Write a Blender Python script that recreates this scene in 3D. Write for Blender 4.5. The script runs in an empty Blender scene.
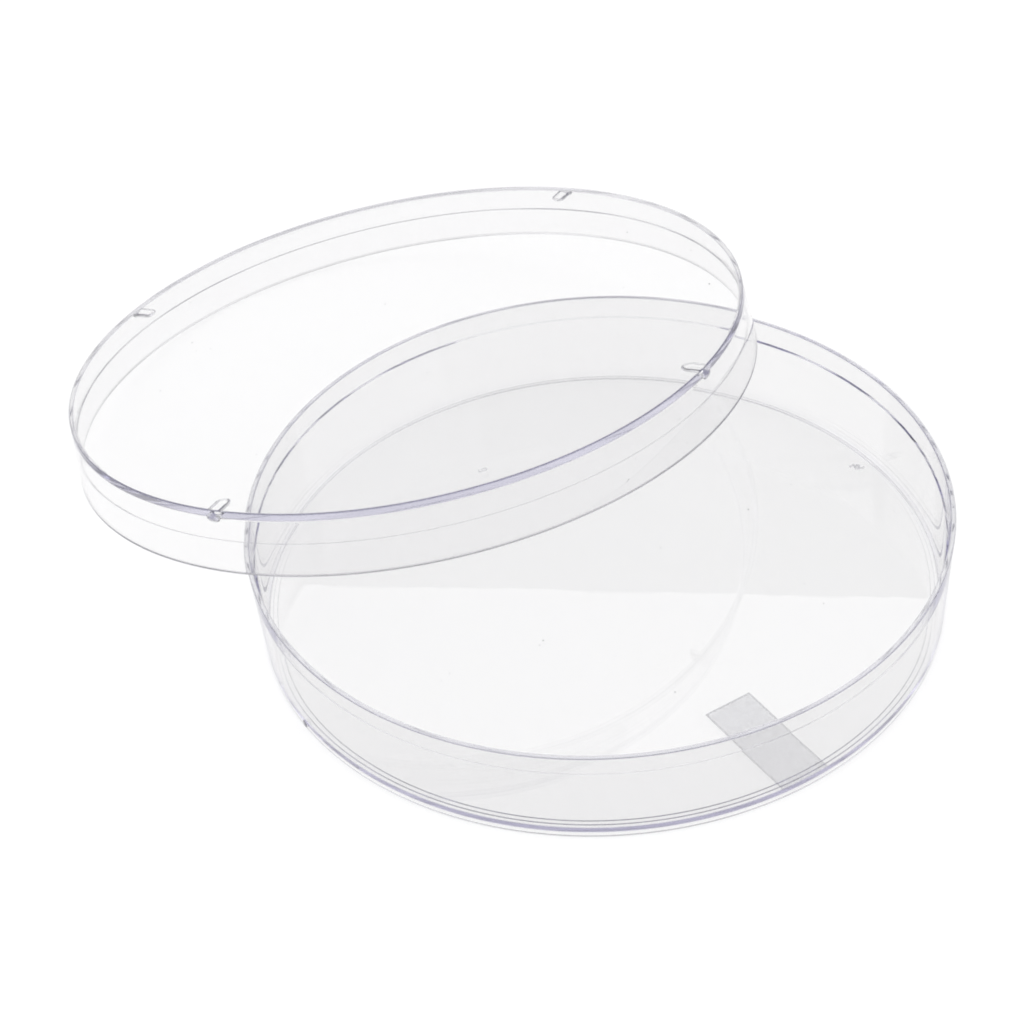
import bpy, bmesh, math, random
from mathutils import Vector, Matrix

S = 0.075                      # one dish radius in metres
scene = bpy.context.scene
C = scene.collection
rng = random.Random(11)

# ------------------------------------------------------------------ helpers
def new_obj(name, mesh, parent=None, mat=None):
    o = bpy.data.objects.new(name, mesh)
    C.objects.link(o)
    if parent is not None:
        o.parent = parent
    if mat is not None and not mesh.materials:
        for m in (mat if isinstance(mat, tuple) else (mat,)):
            mesh.materials.append(m)
    return o

def empty(name, loc, rot=(0, 0, 0), **props):
    o = bpy.data.objects.new(name, None)
    o.empty_display_size = 0.01
    C.objects.link(o)
    o.location = loc
    o.rotation_euler = rot
    for k, v in props.items():
        o[k] = v
    return o

def mesh_from(verts, faces, sharp=30, smooth=True):
    me = bpy.data.meshes.new('m')
    me.from_pydata(verts, [], faces)
    me.update()
    if smooth:
        me.polygons.foreach_set('use_smooth', [True] * len(me.polygons))
        me.set_sharp_from_angle(angle=math.radians(sharp))
    return me

def arc(cx, cz, r, a0, a1, n):
    return [(cx + r * math.cos(math.radians(a0 + (a1 - a0) * i / n)),
             cz + r * math.sin(math.radians(a0 + (a1 - a0) * i / n))) for i in range(n + 1)]

def lathe_parts(profile, thetas, disp, classify):
    """Turn a closed (r, z) profile round the axis and cut the one continuous
    skin into its parts; classify(tag, h, theta) names the part of each face."""
    n, m = len(profile), len(thetas)
    verts, hs = [], []
    idx = {}
    for i, (r, z, tg) in enumerate(profile):
        if r < 1e-9:
            idx[i] = len(verts)
            verts.append((0, 0, z * S)); hs.append(0)
            continue
        idx[i] = len(verts)
        for t in thetas:
            dr, dz, h = disp(tg, r, z, t) if disp else (0, 0, 0)
            verts.append(((r + dr) * math.cos(t) * S, (r + dr) * math.sin(t) * S, (z + dz) * S))
            hs.append(h)
    groups = {}
    for i in range(n - 1):
        (r0, z0, tag), (r1, z1, _) = profile[i], profile[i + 1]
        for j in range(m):
            k = (j + 1) % m
            if r0 < 1e-9:
                f = (idx[i], idx[i + 1] + j, idx[i + 1] + k)
            elif r1 < 1e-9:
                f = (idx[i] + j, idx[i + 1], idx[i] + k)
            else:
                f = (idx[i] + j, idx[i + 1] + j, idx[i + 1] + k, idx[i] + k)
            h = sum(hs[q] for q in f) / len(f)
            tm = thetas[j]
            g = classify(tag, h, tm) if classify else tag
            g, _, e = g.partition('|')
            groups.setdefault(g, []).append((f, 'es'.index(e) + 1 if e else 0))
    out = {}
    for g, fs in groups.items():
        remap, vv, ff, mi = {}, [], [], []
        for f, e in fs:
            mi.append(e)
            q = []
            for v in f:
                if v not in remap:
                    remap[v] = len(vv); vv.append(verts[v])
                q.append(remap[v])
            ff.append(q)
        out[g] = mesh_from(vv, ff, 28)
        if any(mi):
            out[g].polygons.foreach_set('material_index', mi)
    return out

# ---------------------------------------------------------------- materials
def nodes_of(name):
    m = bpy.data.materials.new(name)
    m.use_nodes = True
    nt = m.node_tree
    nt.nodes.clear()
    return m, nt, nt.nodes, nt.links

def clear_plastic(name, color, outer, ior=1.57, wave=0.08):
    m, nt, N, L = nodes_of(name)
    out = N.new('ShaderNodeOutputMaterial')
    g = N.new('ShaderNodeBsdfGlass')
    g.inputs['IOR'].default_value = ior
    g.inputs['Roughness'].default_value = 0.0
    geo = N.new('ShaderNodeNewGeometry')
    mc = N.new('ShaderNodeMix'); mc.data_type = 'RGBA'
    mc.inputs['A'].default_value = (*outer, 1)      # grey tint on outward faces, standing in for darker surroundings
    mc.inputs['B'].default_value = (*color, 1)      # inside the clear plastic
    L.new(geo.outputs['Backfacing'], mc.inputs['Factor'])
    L.new(mc.outputs['Result'], g.inputs['Color'])
    tc = N.new('ShaderNodeTexCoord')
    n1 = N.new('ShaderNodeTexNoise')
    n1.inputs['Scale'].default_value = 55.0
    n1.inputs['Detail'].default_value = 2.0
    L.new(tc.outputs['Object'], n1.inputs['Vector'])
    b = N.new('ShaderNodeBump')
    b.inputs['Strength'].default_value = wave
    b.inputs['Distance'].default_value = 0.00006
    L.new(n1.outputs['Fac'], b.inputs['Height'])
    L.new(b.outputs['Normal'], g.inputs['Normal'])
    L.new(g.outputs['BSDF'], out.inputs['Surface'])
    return m

BULK = (0.9862, 0.9857, 0.9907)
PLASTIC = clear_plastic('clear_polystyrene', BULK, (0.968, 0.967, 0.966))
DISH_FLOOR = clear_plastic('clear_floor_polystyrene', BULK, (0.932, 0.931, 0.930))
SHADE_LID = clear_plastic('shade_tinted_lid_polystyrene', BULK, (0.958, 0.956, 0.956))  # lid skirt and rim greyed by colour, in place of darker surroundings
NUB_EDGE = clear_plastic('shade_tinted_nub_edge', (0.8, 0.8, 0.82), (0.74, 0.74, 0.75))  # dark outline put into the colour, for light bent away at nub sides
LID_EDGE = clear_plastic('shade_tinted_lid_edge', (0.82, 0.82, 0.83), (0.85, 0.85, 0.86))  # grey refraction line painted along the lid's bottom edge
STEP_EDGE = clear_plastic('shade_tinted_step_edge', (0.6, 0.6, 0.61), (0.76, 0.76, 0.77))  # dark refraction line painted along the lid's inner step
RIM_EDGE = clear_plastic('shade_tinted_rim_edge', (0.94, 0.94, 0.947), (0.85, 0.85, 0.86))  # rim edges greyed by colour, for dark surroundings refracted there
FLOOR_EDGE = clear_plastic('shade_tinted_floor_edge', (0.88, 0.88, 0.89), (0.70, 0.70, 0.71))  # floor ledge and foot lines darkened by colour, in place of refraction
SHADE_WALL = clear_plastic('shade_tinted_polystyrene', BULK, (0.902, 0.900, 0.899))  # wall shade put into the colour, for darker surroundings seen through it

def frosted_plastic(name, lo_c, hi_c, clear):
    m, nt, N, L = nodes_of(name)
    out = N.new('ShaderNodeOutputMaterial')
    tc = N.new('ShaderNodeTexCoord')
    n1 = N.new('ShaderNodeTexNoise')
    n1.inputs['Scale'].default_value = 2100.0
    n1.inputs['Detail'].default_value = 3.0
    L.new(tc.outputs['Object'], n1.inputs['Vector'])
    cr = N.new('ShaderNodeValToRGB')
    cr.color_ramp.elements[0].position = 0.44
    cr.color_ramp.elements[0].color = (*lo_c, 1)
    cr.color_ramp.elements[1].position = 0.56
    cr.color_ramp.elements[1].color = (*hi_c, 1)
    L.new(n1.outputs['Fac'], cr.inputs['Fac'])
    d = N.new('ShaderNodeBsdfDiffuse')
    L.new(cr.outputs['Color'], d.inputs['Color'])
    tr = N.new('ShaderNodeBsdfTranslucent')
    L.new(cr.outputs['Color'], tr.inputs['Color'])
    mx = N.new('ShaderNodeMixShader'); mx.inputs['Fac'].default_value = 0.4
    L.new(d.outputs['BSDF'], mx.inputs[1]); L.new(tr.outputs['BSDF'], mx.inputs[2])
    tp = N.new('ShaderNodeBsdfTransparent')
    tp.inputs['Color'].default_value = (0.97, 0.97, 0.98, 1)
    m2 = N.new('ShaderNodeMixShader'); m2.inputs['Fac'].default_value = clear
    L.new(mx.outputs['Shader'], m2.inputs[1]); L.new(tp.outputs['BSDF'], m2.inputs[2])
    L.new(m2.outputs['Shader'], out.inputs['Surface'])
    return m
FROST = frosted_plastic('frosted_plastic', (0.36, 0.36, 0.37), (0.99, 0.99, 0.99), 0.80)
MARK = frosted_plastic('moulded_mark', (0.7, 0.7, 0.71), (0.9, 0.9, 0.91), 0.66)
EDGE_FROST = frosted_plastic('frosted_edge', (0.5, 0.5, 0.51), (0.65, 0.65, 0.66), 0.66)

def matte(name, col, rough=0.8, var=0.0, scale=8.0):
    m, nt, N, L = nodes_of(name)
    out = N.new('ShaderNodeOutputMaterial')
    p = N.new('ShaderNodeBsdfDiffuse')
    tc = N.new('ShaderNodeTexCoord')
    n1 = N.new('ShaderNodeTexNoise'); n1.inputs['Scale'].default_value = scale
    L.new(tc.outputs['Object'], n1.inputs['Vector'])
    cr = N.new('ShaderNodeValToRGB')
    cr.color_ramp.elements[0].color = tuple(c * (1 - var) for c in col) + (1,)
    cr.color_ramp.elements[1].color = (*col, 1)
    L.new(n1.outputs['Fac'], cr.inputs['Fac'])
    L.new(cr.outputs['Color'], p.inputs['Color'])
    L.new(p.outputs['BSDF'], out.inputs['Surface'])
    return m
def light_table():
    m, nt, N, L = nodes_of('white_translucent_acrylic')
    out = N.new('ShaderNodeOutputMaterial')
    d = N.new('ShaderNodeBsdfDiffuse'); d.inputs['Color'].default_value = (0.9, 0.9, 0.9, 1)
    t = N.new('ShaderNodeBsdfTranslucent'); t.inputs['Color'].default_value = (0.9, 0.9, 0.9, 1)
    mx = N.new('ShaderNodeMixShader'); mx.inputs['Fac'].default_value = 0.6
    L.new(d.outputs['BSDF'], mx.inputs[1]); L.new(t.outputs['BSDF'], mx.inputs[2])
    L.new(mx.outputs['Shader'], out.inputs['Surface'])
    return m
PAPER = light_table()
DUST = matte('grey_dust', (0.25, 0.25, 0.26), var=0.4, scale=900.0)

# ---------------------------------------------------------- the white sweep
def build_sweep():
    prof = [(-2.5, 0.0), (0.75, 0.0)]
    prof += [(0.75 + 0.35 * math.sin(a), 0.35 - 0.35 * math.cos(a))
             for a in [math.radians(5 * i) for i in range(1, 19)]]
    prof.append((1.10, SWEEP_TOP))
    vs, fs = [], []
    for y, z in prof:
        vs += [(-2.2, y, z - 0.00002), (2.2, y, z - 0.00002)]
    for i in range(len(prof) - 1):
        fs.append((2 * i, 2 * i + 1, 2 * i + 3, 2 * i + 2))
    o = new_obj('tabletop', mesh_from(vs, fs, 40), None, PAPER)
    o['kind'] = 'structure'
    o['label'] = 'plain seamless white surface under and behind the dish'
SWEEP_TOP = 0.50
build_sweep()

# ------------------------------------------------------------------ the dish
def guard(P, d=0.0016):
    """Keep flat runs flat: extra rings just inside both ends of every long run.
    P holds (r, z, tag); a tag names the run that STARTS at its point."""
    out = []
    for (r0, z0, t0), (r1, z1, _) in zip(P, P[1:]):
        out.append((r0, z0, t0))
        ln = math.hypot(r1 - r0, z1 - z0)
        if ln > 4 * d:
            for k in (d / ln, 1 - d / ln):
                if r0 + (r1 - r0) * k > 1e-4:
                    out.append((r0 + (r1 - r0) * k, z0 + (z1 - z0) * k, t0))
    out.append(P[-1])
    return out
def tagd(pts, t): return [(r, z, t) for r, z in pts]

H = 0.3087
STEP_Z = H - 0.066
TZ, BZ = 0.0305, 0.0135
ro = lambda z: 0.979 + 0.021 * z / H
def dish_profile():
    P = tagd([(0, TZ), (0.3, TZ), (0.6, TZ), (0.85, TZ)], 'floor') + [(0.937, TZ, 'floor|e')]
    P += [(0.9385, TZ - 0.0018, 'floor'), (0.9495, TZ - 0.0018, 'floor|e'), (0.951, TZ - 0.0036, 'floor')]
    P += tagd(arc(ro(TZ) - 0.0195 - 0.003, TZ - 0.0036 + 0.003, 0.003, -90, 0, 4)[:-1], 'wall')
    P += tagd([(ro(TZ) - 0.0195, TZ - 0.0036 + 0.003)], 'wall')
    P += tagd([(ro(STEP_Z) - 0.0195, STEP_Z - 0.002)], 'rim|e')
    P += tagd([(ro(STEP_Z) - 0.0150, STEP_Z + 0.002)], 'rim')
    P += tagd(arc(ro(H) - 0.0145 + 0.003, H - 0.003, 0.003, 180, 90, 4), 'rim|e')
    P += tagd(arc(ro(H) - 0.003, H - 0.003, 0.003, 90, 0, 4)[:-1], 'rim|e')
    P += tagd([(ro(H), H - 0.003)], 'rim')
    P += tagd([(ro(STEP_Z), STEP_Z)], 'wall')
    P += tagd([(ro(BZ), BZ)], 'foot_ring')
    P += [(ro(0.0075), 0.0075, 'foot_ring|e')]
    P += tagd(arc(ro(0) - 0.003, 0.0032, 0.003, 0, -90, 4)[:-1], 'foot_ring|e') + [(ro(0) - 0.003, 0.0002, 'foot_ring')]
    P += tagd(arc(0.969, 0.0032, 0.003, -90, -180, 3), 'foot_ring')
    P += tagd([(0.9655, BZ), (0.85, BZ), (0.6, BZ), (0.3, BZ), (0, BZ)], 'floor')
    return guard(P)
th = [2 * math.pi * i / 720 for i in range(720)]
dish = empty('petri_dish', (0, 0, 0),
             label='large clear round petri dish standing open on the white surface, frosted patch on its floor',
             category='petri dish')
for name, me in lathe_parts(dish_profile(), th, None, None).items():
    new_obj(name, me, dish, ({'wall': SHADE_WALL, 'rim': SHADE_WALL, 'floor': DISH_FLOOR}.get(name, PLASTIC),
                            RIM_EDGE if name == 'rim' else FLOOR_EDGE))

def slab(cx, cy, ang, lx, ly, z0, z1):
    ca, sa = math.cos(ang), math.sin(ang)
    v = []
    for z in (z0, z1):
        for sx, sy in ((-1, -1), (1, -1), (1, 1), (-1, 1)):
            x, y = sx * lx / 2, sy * ly / 2
            v.append(((cx + x * ca - y * sa) * S, (cy + x * sa + y * ca) * S, z * S))
    f = [(3, 2, 1, 0), (4, 5, 6, 7), (0, 1, 5, 4), (1, 2, 6, 5), (2, 3, 7, 6), (3, 0, 4, 7)]
    return v, f

a_p = math.radians(-59.9)
PX, PY, PL, PW, PE = 0.3935, -0.680, 0.341, 0.141, 0.0035
v, f = slab(PX, PY, a_p, PL, PW, BZ - 0.0035, BZ - 0.0004)
mi = [0] * len(f)
ca, sa = math.cos(a_p), math.sin(a_p)
for dx, dy, lx, ly in ((PL / 2 + PE / 2, 0, PE, PW), (-PL / 2 - PE / 2, 0, PE, PW),
                       (0, PW / 2 + PE / 2, PL + 2 * PE, PE), (0, -PW / 2 - PE / 2, PL + 2 * PE, PE)):
    vv, ff = slab(PX + dx * ca - dy * sa, PY + dx * sa + dy * ca, a_p, lx, ly, BZ - 0.0032, BZ - 0.0006)
    b = len(v); v += vv; f += [tuple(b + q for q in t) for t in ff]; mi += [1] * len(ff)
me = mesh_from(v, f, 30, False)
me.polygons.foreach_set('material_index', mi)
o = new_obj('writing_patch', me, dish, (FROST, EDGE_FROST))
o['label'] = 'pale grey frosted rectangular patch on the dish floor'

def glyph(strokes, cx, cy, ang, size, z, w=0.12, h=0.003):
    """Small raised moulding mark made of straight strokes in a unit square."""
    V, F = [], []
    ca, sa = math.cos(ang), math.sin(ang)
    for (x0, y0, x1, y1) in strokes:
        mx, my = (x0 + x1) / 2 * size, (y0 + y1) / 2 * size
        ln = math.hypot(x1 - x0, y1 - y0) * size + w * size * .6
        a = math.atan2(y1 - y0, x1 - x0) + ang
        vv, ff = slab(cx + mx * ca - my * sa, cy + mx * sa + my * ca, a, ln, w * size, z, z + h)
        b = len(V)
        V += vv; F += [tuple(b + q for q in t) for t in ff]
    return V, F
# dish mark: two small square-ish characters
gl = [(-1, .0, -.55, .35), (-.5, .4, -.3, -.1), (-.3, -.1, -.05, .35), (-.05, .35, .3, .25),
      (.3, .25, .25, -.35), (.25, -.35, -.25, -.4), (.45, -.3, .95, -.15)]
v, f = glyph(gl, 0.7975, 0.434, math.radians(-8), 0.021, TZ + 0.0003, 0.28)
new_obj('mould_mark', mesh_from(v, f, 30, False), dish, MARK)

# the injection gate stub at the foot of the wall
def stub(name, ctr, n, u, w, size, parent, mat):
    bm = bmesh.new()
    bmesh.ops.create_icosphere(bm, subdivisions=2, radius=1)
    r2 = random.Random(5)
    for vv in bm.verts:
        k = 1 + r2.uniform(-.22, .22)
        p = vv.co * k
        vv.co = (Vector(ctr) + n * p.x * size[0] + u * p.y * size[1] + w * p.z * size[2]) * S
    me = bpy.data.meshes.new(name); bm.to_mesh(me); bm.free()
    me.materials.append(mat)
    return new_obj(name, me, parent)
ag = math.radians(-150.6)
n = Vector((math.cos(ag), math.sin(ag), 0)); u = Vector((-math.sin(ag), math.cos(ag), 0))
stub('gate_stub', n * (ro(0.02) + 0.0032) + Vector((0, 0, 0.0215)), n, u, Vector((0, 0, 1)),
     (0.0025, 0.011, 0.009), dish, NUB_EDGE)

# ------------------------------------------------------------------- the lid
LR, LRB, LH = 1.0255, 1.0414, 0.1927
lo = lambda z: LR + (LRB - LR) * (-z) / LH
LSTEP = -0.096
PT = 0.0255                    # plate thickness
NUB = [math.radians(59.0 + 90 * k) for k in range(4)]
NUB_TIP, NUB_W, NUB_H = 0.948, 0.0225, 0.012
def lid_profile():
    P = tagd([(0, 0), (0.3, 0), (0.6, 0), (0.9, 0)], 'top_plate') + tagd([(1.008, 0)], 'rim')
    P += tagd(arc(LR - 0.004, -0.004, 0.004, 90, 0, 5)[:-1], 'rim|e') + [(LR, -0.004, 'rim')]
    P += tagd([(lo(-0.030), -0.030), (lo(LSTEP), LSTEP)], 'skirt')
    P += [(lo(-LH + 0.0065), -LH + 0.0065, 'skirt|e')]
    P += tagd(arc(lo(-LH) - 0.003, -LH + 0.003, 0.003, 0, -90, 4)[:-1], 'skirt|e')
    P += tagd(arc(lo(-LH) - 0.0160 + 0.003, -LH + 0.003, 0.003, -90, -180, 4)[:-1], 'skirt|e')
    P += [(lo(-LH) - 0.0160, -LH + 0.003, 'skirt')]
    P += [(lo(LSTEP) - 0.0160, LSTEP - 0.0006, 'skirt|s')]
    P += tagd([(lo(LSTEP) - 0.0112, LSTEP + 0.0006), (lo(-0.05) - 0.0112, -0.05)], 'skirt')
    rc = lo(-PT - .004) - 0.0112
    P += tagd(arc(rc - 0.004, -PT - 0.004, 0.004, 0, 90, 5), 'under')
    r = rc - 0.004 - 0.0016
    while r > 0.905:
        P.append((r, -PT, 'under')); r -= 0.0016
    P += tagd([(0.8, -PT), (0.6, -PT), (0.3, -PT), (0, -PT)], 'under')
    return guard(P)
lprof = lid_profile()
def nub_h(r, t):
    best = 0
    for a in NUB:
        d = (t - a + math.pi) % (2 * math.pi) - math.pi
        if abs(d) > 0.06: continue
        across = r * d
        along = max(0.0, (NUB_TIP + NUB_W) - r)
        q = math.hypot(across, along) / NUB_W
        if q < 1:
            best = max(best, NUB_H * (1 - q ** 3) ** 0.7)
    return best
def lid_disp(tag, r, z, t):
    if tag != 'under': return (0, 0, 0)
    h = nub_h(r, t)
    return (0, -h, h)
def lid_class(tag, h, t):
    if h > 0.0004:
        k = min(range(4), key=lambda q: abs((t - NUB[q] + math.pi) % (2 * math.pi) - math.pi))
        return 'vent_nub%d' % k + ('|e' if h < 0.62 * NUB_H else '')
    return 'top_plate' if tag == 'under' else tag
tl = set(round(2 * math.pi * i / 720, 7) for i in range(720))
for a in NUB:
    for q in range(-70, 71):
        tl.add(round((a + q * 0.0005) % (2 * math.pi), 7))
tl = sorted(tl)
tl = [t for i, t in enumerate(tl) if i == 0 or t - tl[i - 1] > 0.00012]
LID_LOC = Vector((-0.5279, 0.7575, 0.4068 + 0.0022))
lid = empty('petri_dish_cover', LID_LOC * S, (-0.1777, -0.1184, 0),
            label='clear round petri dish lid tilted up against the left rim of the open dish',
            category='lid')
for name, me in lathe_parts(lprof, tl, lid_disp, lid_class).items():
    new_obj(name.rstrip('0123456789'), me, lid, (SHADE_LID if name in ('skirt', 'rim') else PLASTIC,
                                                {'skirt': LID_EDGE, 'rim': RIM_EDGE}.get(name, NUB_EDGE), STEP_EDGE))
gl2 = [(-.8, .35, -.9, -.2), (-.9, -.2, -.5, -.4), (-.3, .35, .2, .4), (.5, .45, .8, .1), (-.2, -.3, .3, -.3), (.7, -.1, .5, -.4)]
v, f = glyph(gl2, 0.236, -0.918, math.radians(14), 0.0135, 0.0003, 0.26, 0.002)
new_obj('mould_mark', mesh_from(v, f, 30, False), lid, MARK)

# ------------------------------------------------------------- specks of dust
def dust():
    lm = Matrix.Translation(LID_LOC) @ lid.rotation_euler.to_matrix().to_4x4()
    spots = []
    for k in range(17):
        a, r = rng.uniform(0, 6.283), 0.93 * math.sqrt(rng.random())
        spots.append((lm @ Vector((r * math.cos(a), r * math.sin(a), 0.0006)), rng.uniform(0.5, 1.0)))
    for k in range(24):
        a, r = rng.uniform(0, 6.283), 0.92 * math.sqrt(rng.random())
        spots.append((Vector((r * math.cos(a), r * math.sin(a), TZ + 0.0006)), rng.uniform(0.5, 1.0)))
    V, F = [], []
    for p, k in spots:
        a, n = rng.uniform(0, 6.283), 6
        b = len(V)
        el = rng.uniform(0.35, 1.0)
        for z in (-0.0004, 0.0004):
            for q in range(n):
                t = 6.283 * q / n
                rr = 0.0026 * k * rng.uniform(0.6, 1.1)
                x, y = rr * math.cos(t), rr * el * math.sin(t)
                V.append(((p.x + x * math.cos(a) - y * math.sin(a)) * S,
                          (p.y + x * math.sin(a) + y * math.cos(a)) * S, (p.z + z) * S))
        F.append(tuple(b + q for q in reversed(range(n))))
        F.append(tuple(b + n + q for q in range(n)))
        F += [(b + q, b + (q + 1) % n, b + n + (q + 1) % n, b + n + q) for q in range(n)]
    o = new_obj('dust', mesh_from(V, F, 30, False), None, DUST)
    o['kind'] = 'stuff'
    o['label'] = 'fine grey dust specks lying on the clear plastic'
    o['category'] = 'dust'
dust()

# -------------------------------------------------------------------- camera
EL, D, LX, LY, ROLL, FPX = 0.695, 8.8175, -0.2431, 0.3852, -0.0767, 2950.0
pos = Vector((LX, LY - D * math.cos(EL), D * math.sin(EL)))
fw = Vector((0, math.cos(EL), -math.sin(EL))); rt = Vector((1, 0, 0)); up = rt.cross(fw)
r2 = rt * math.cos(ROLL) + up * math.sin(ROLL)
u2 = -rt * math.sin(ROLL) + up * math.cos(ROLL)
cam = bpy.data.cameras.new('camera')
cam.sensor_width = 36; cam.lens = FPX / 1024 * 36
cam.clip_start = 0.01; cam.clip_end = 50
co = bpy.data.objects.new('camera', cam); C.objects.link(co)
M = Matrix((r2, u2, -fw)).transposed().to_4x4(); M.translation = pos * S
co.matrix_world = M
scene.camera = co

# --------------------------------------------------------------------- light
def area(name, loc, target, sx, sy, power, color=(1, 1, 1), roll=0.0):
    l = bpy.data.lights.new(name, 'AREA')
    l.shape = 'RECTANGLE'; l.size = sx; l.size_y = sy; l.energy = power; l.color = color
    o = bpy.data.objects.new(name, l); C.objects.link(o)
    o.location = loc
    d = Vector(target) - Vector(loc)
    o.rotation_euler = (d.to_track_quat('-Z', 'Y').to_matrix() @ Matrix.Rotation(math.radians(roll), 3, 'Z')).to_euler()
    return o
L = lambda radiance, a: radiance * math.pi * a
# overhead softbox, its near edge 41 degrees above the dish floor
area('softbox', (0.0, 0.705, 1.185), (0, 0.1, 0), 1.8, 0.9, L(0.93, 1.62), roll=-6)
area('key_lamp', (-1.25, -0.15, 0.95), (0, 0.0, 0), 1.6, 1.4, L(1.82, 2.24))
area('fill_lamp', (1.25, -0.20, 0.95), (0, 0.0, 0), 1.6, 1.4, L(1.66, 2.24))

# the light table's lamp, and one added behind the upswept back to brighten it
area('table_lamp', (0, -0.6, -0.25), (0, -0.6, 0), 4.2, 3.6, L(1.30, 4.2 * 3.6))
area('back_lamp', (0, 1.30, 0.10), (0, 0.9, 0.14), 4.2, 1.0, L(1.20, 4.2 * 1.0))

w = bpy.data.worlds.new('World'); scene.world = w; w.use_nodes = True
bg = w.node_tree.nodes['Background']
bg.inputs['Color'].default_value = (0.68, 0.68, 0.68, 1)
bg.inputs['Strength'].default_value = 1.0

scene.view_settings.view_transform = 'Standard'
scene.view_settings.look = 'None'
scene.view_settings.exposure = -0.565
scene.view_settings.gamma = 1.0
cy = scene.cycles
cy.max_bounces = 160; cy.transmission_bounces = 160; cy.glossy_bounces = 160; cy.diffuse_bounces = 6
cy.transparent_max_bounces = 16
cy.caustics_reflective = True; cy.caustics_refractive = True
cy.blur_glossy = 0.0
cy.sample_clamp_indirect = 6.0
cy.use_denoising = True
cy.filter_width = 2.0
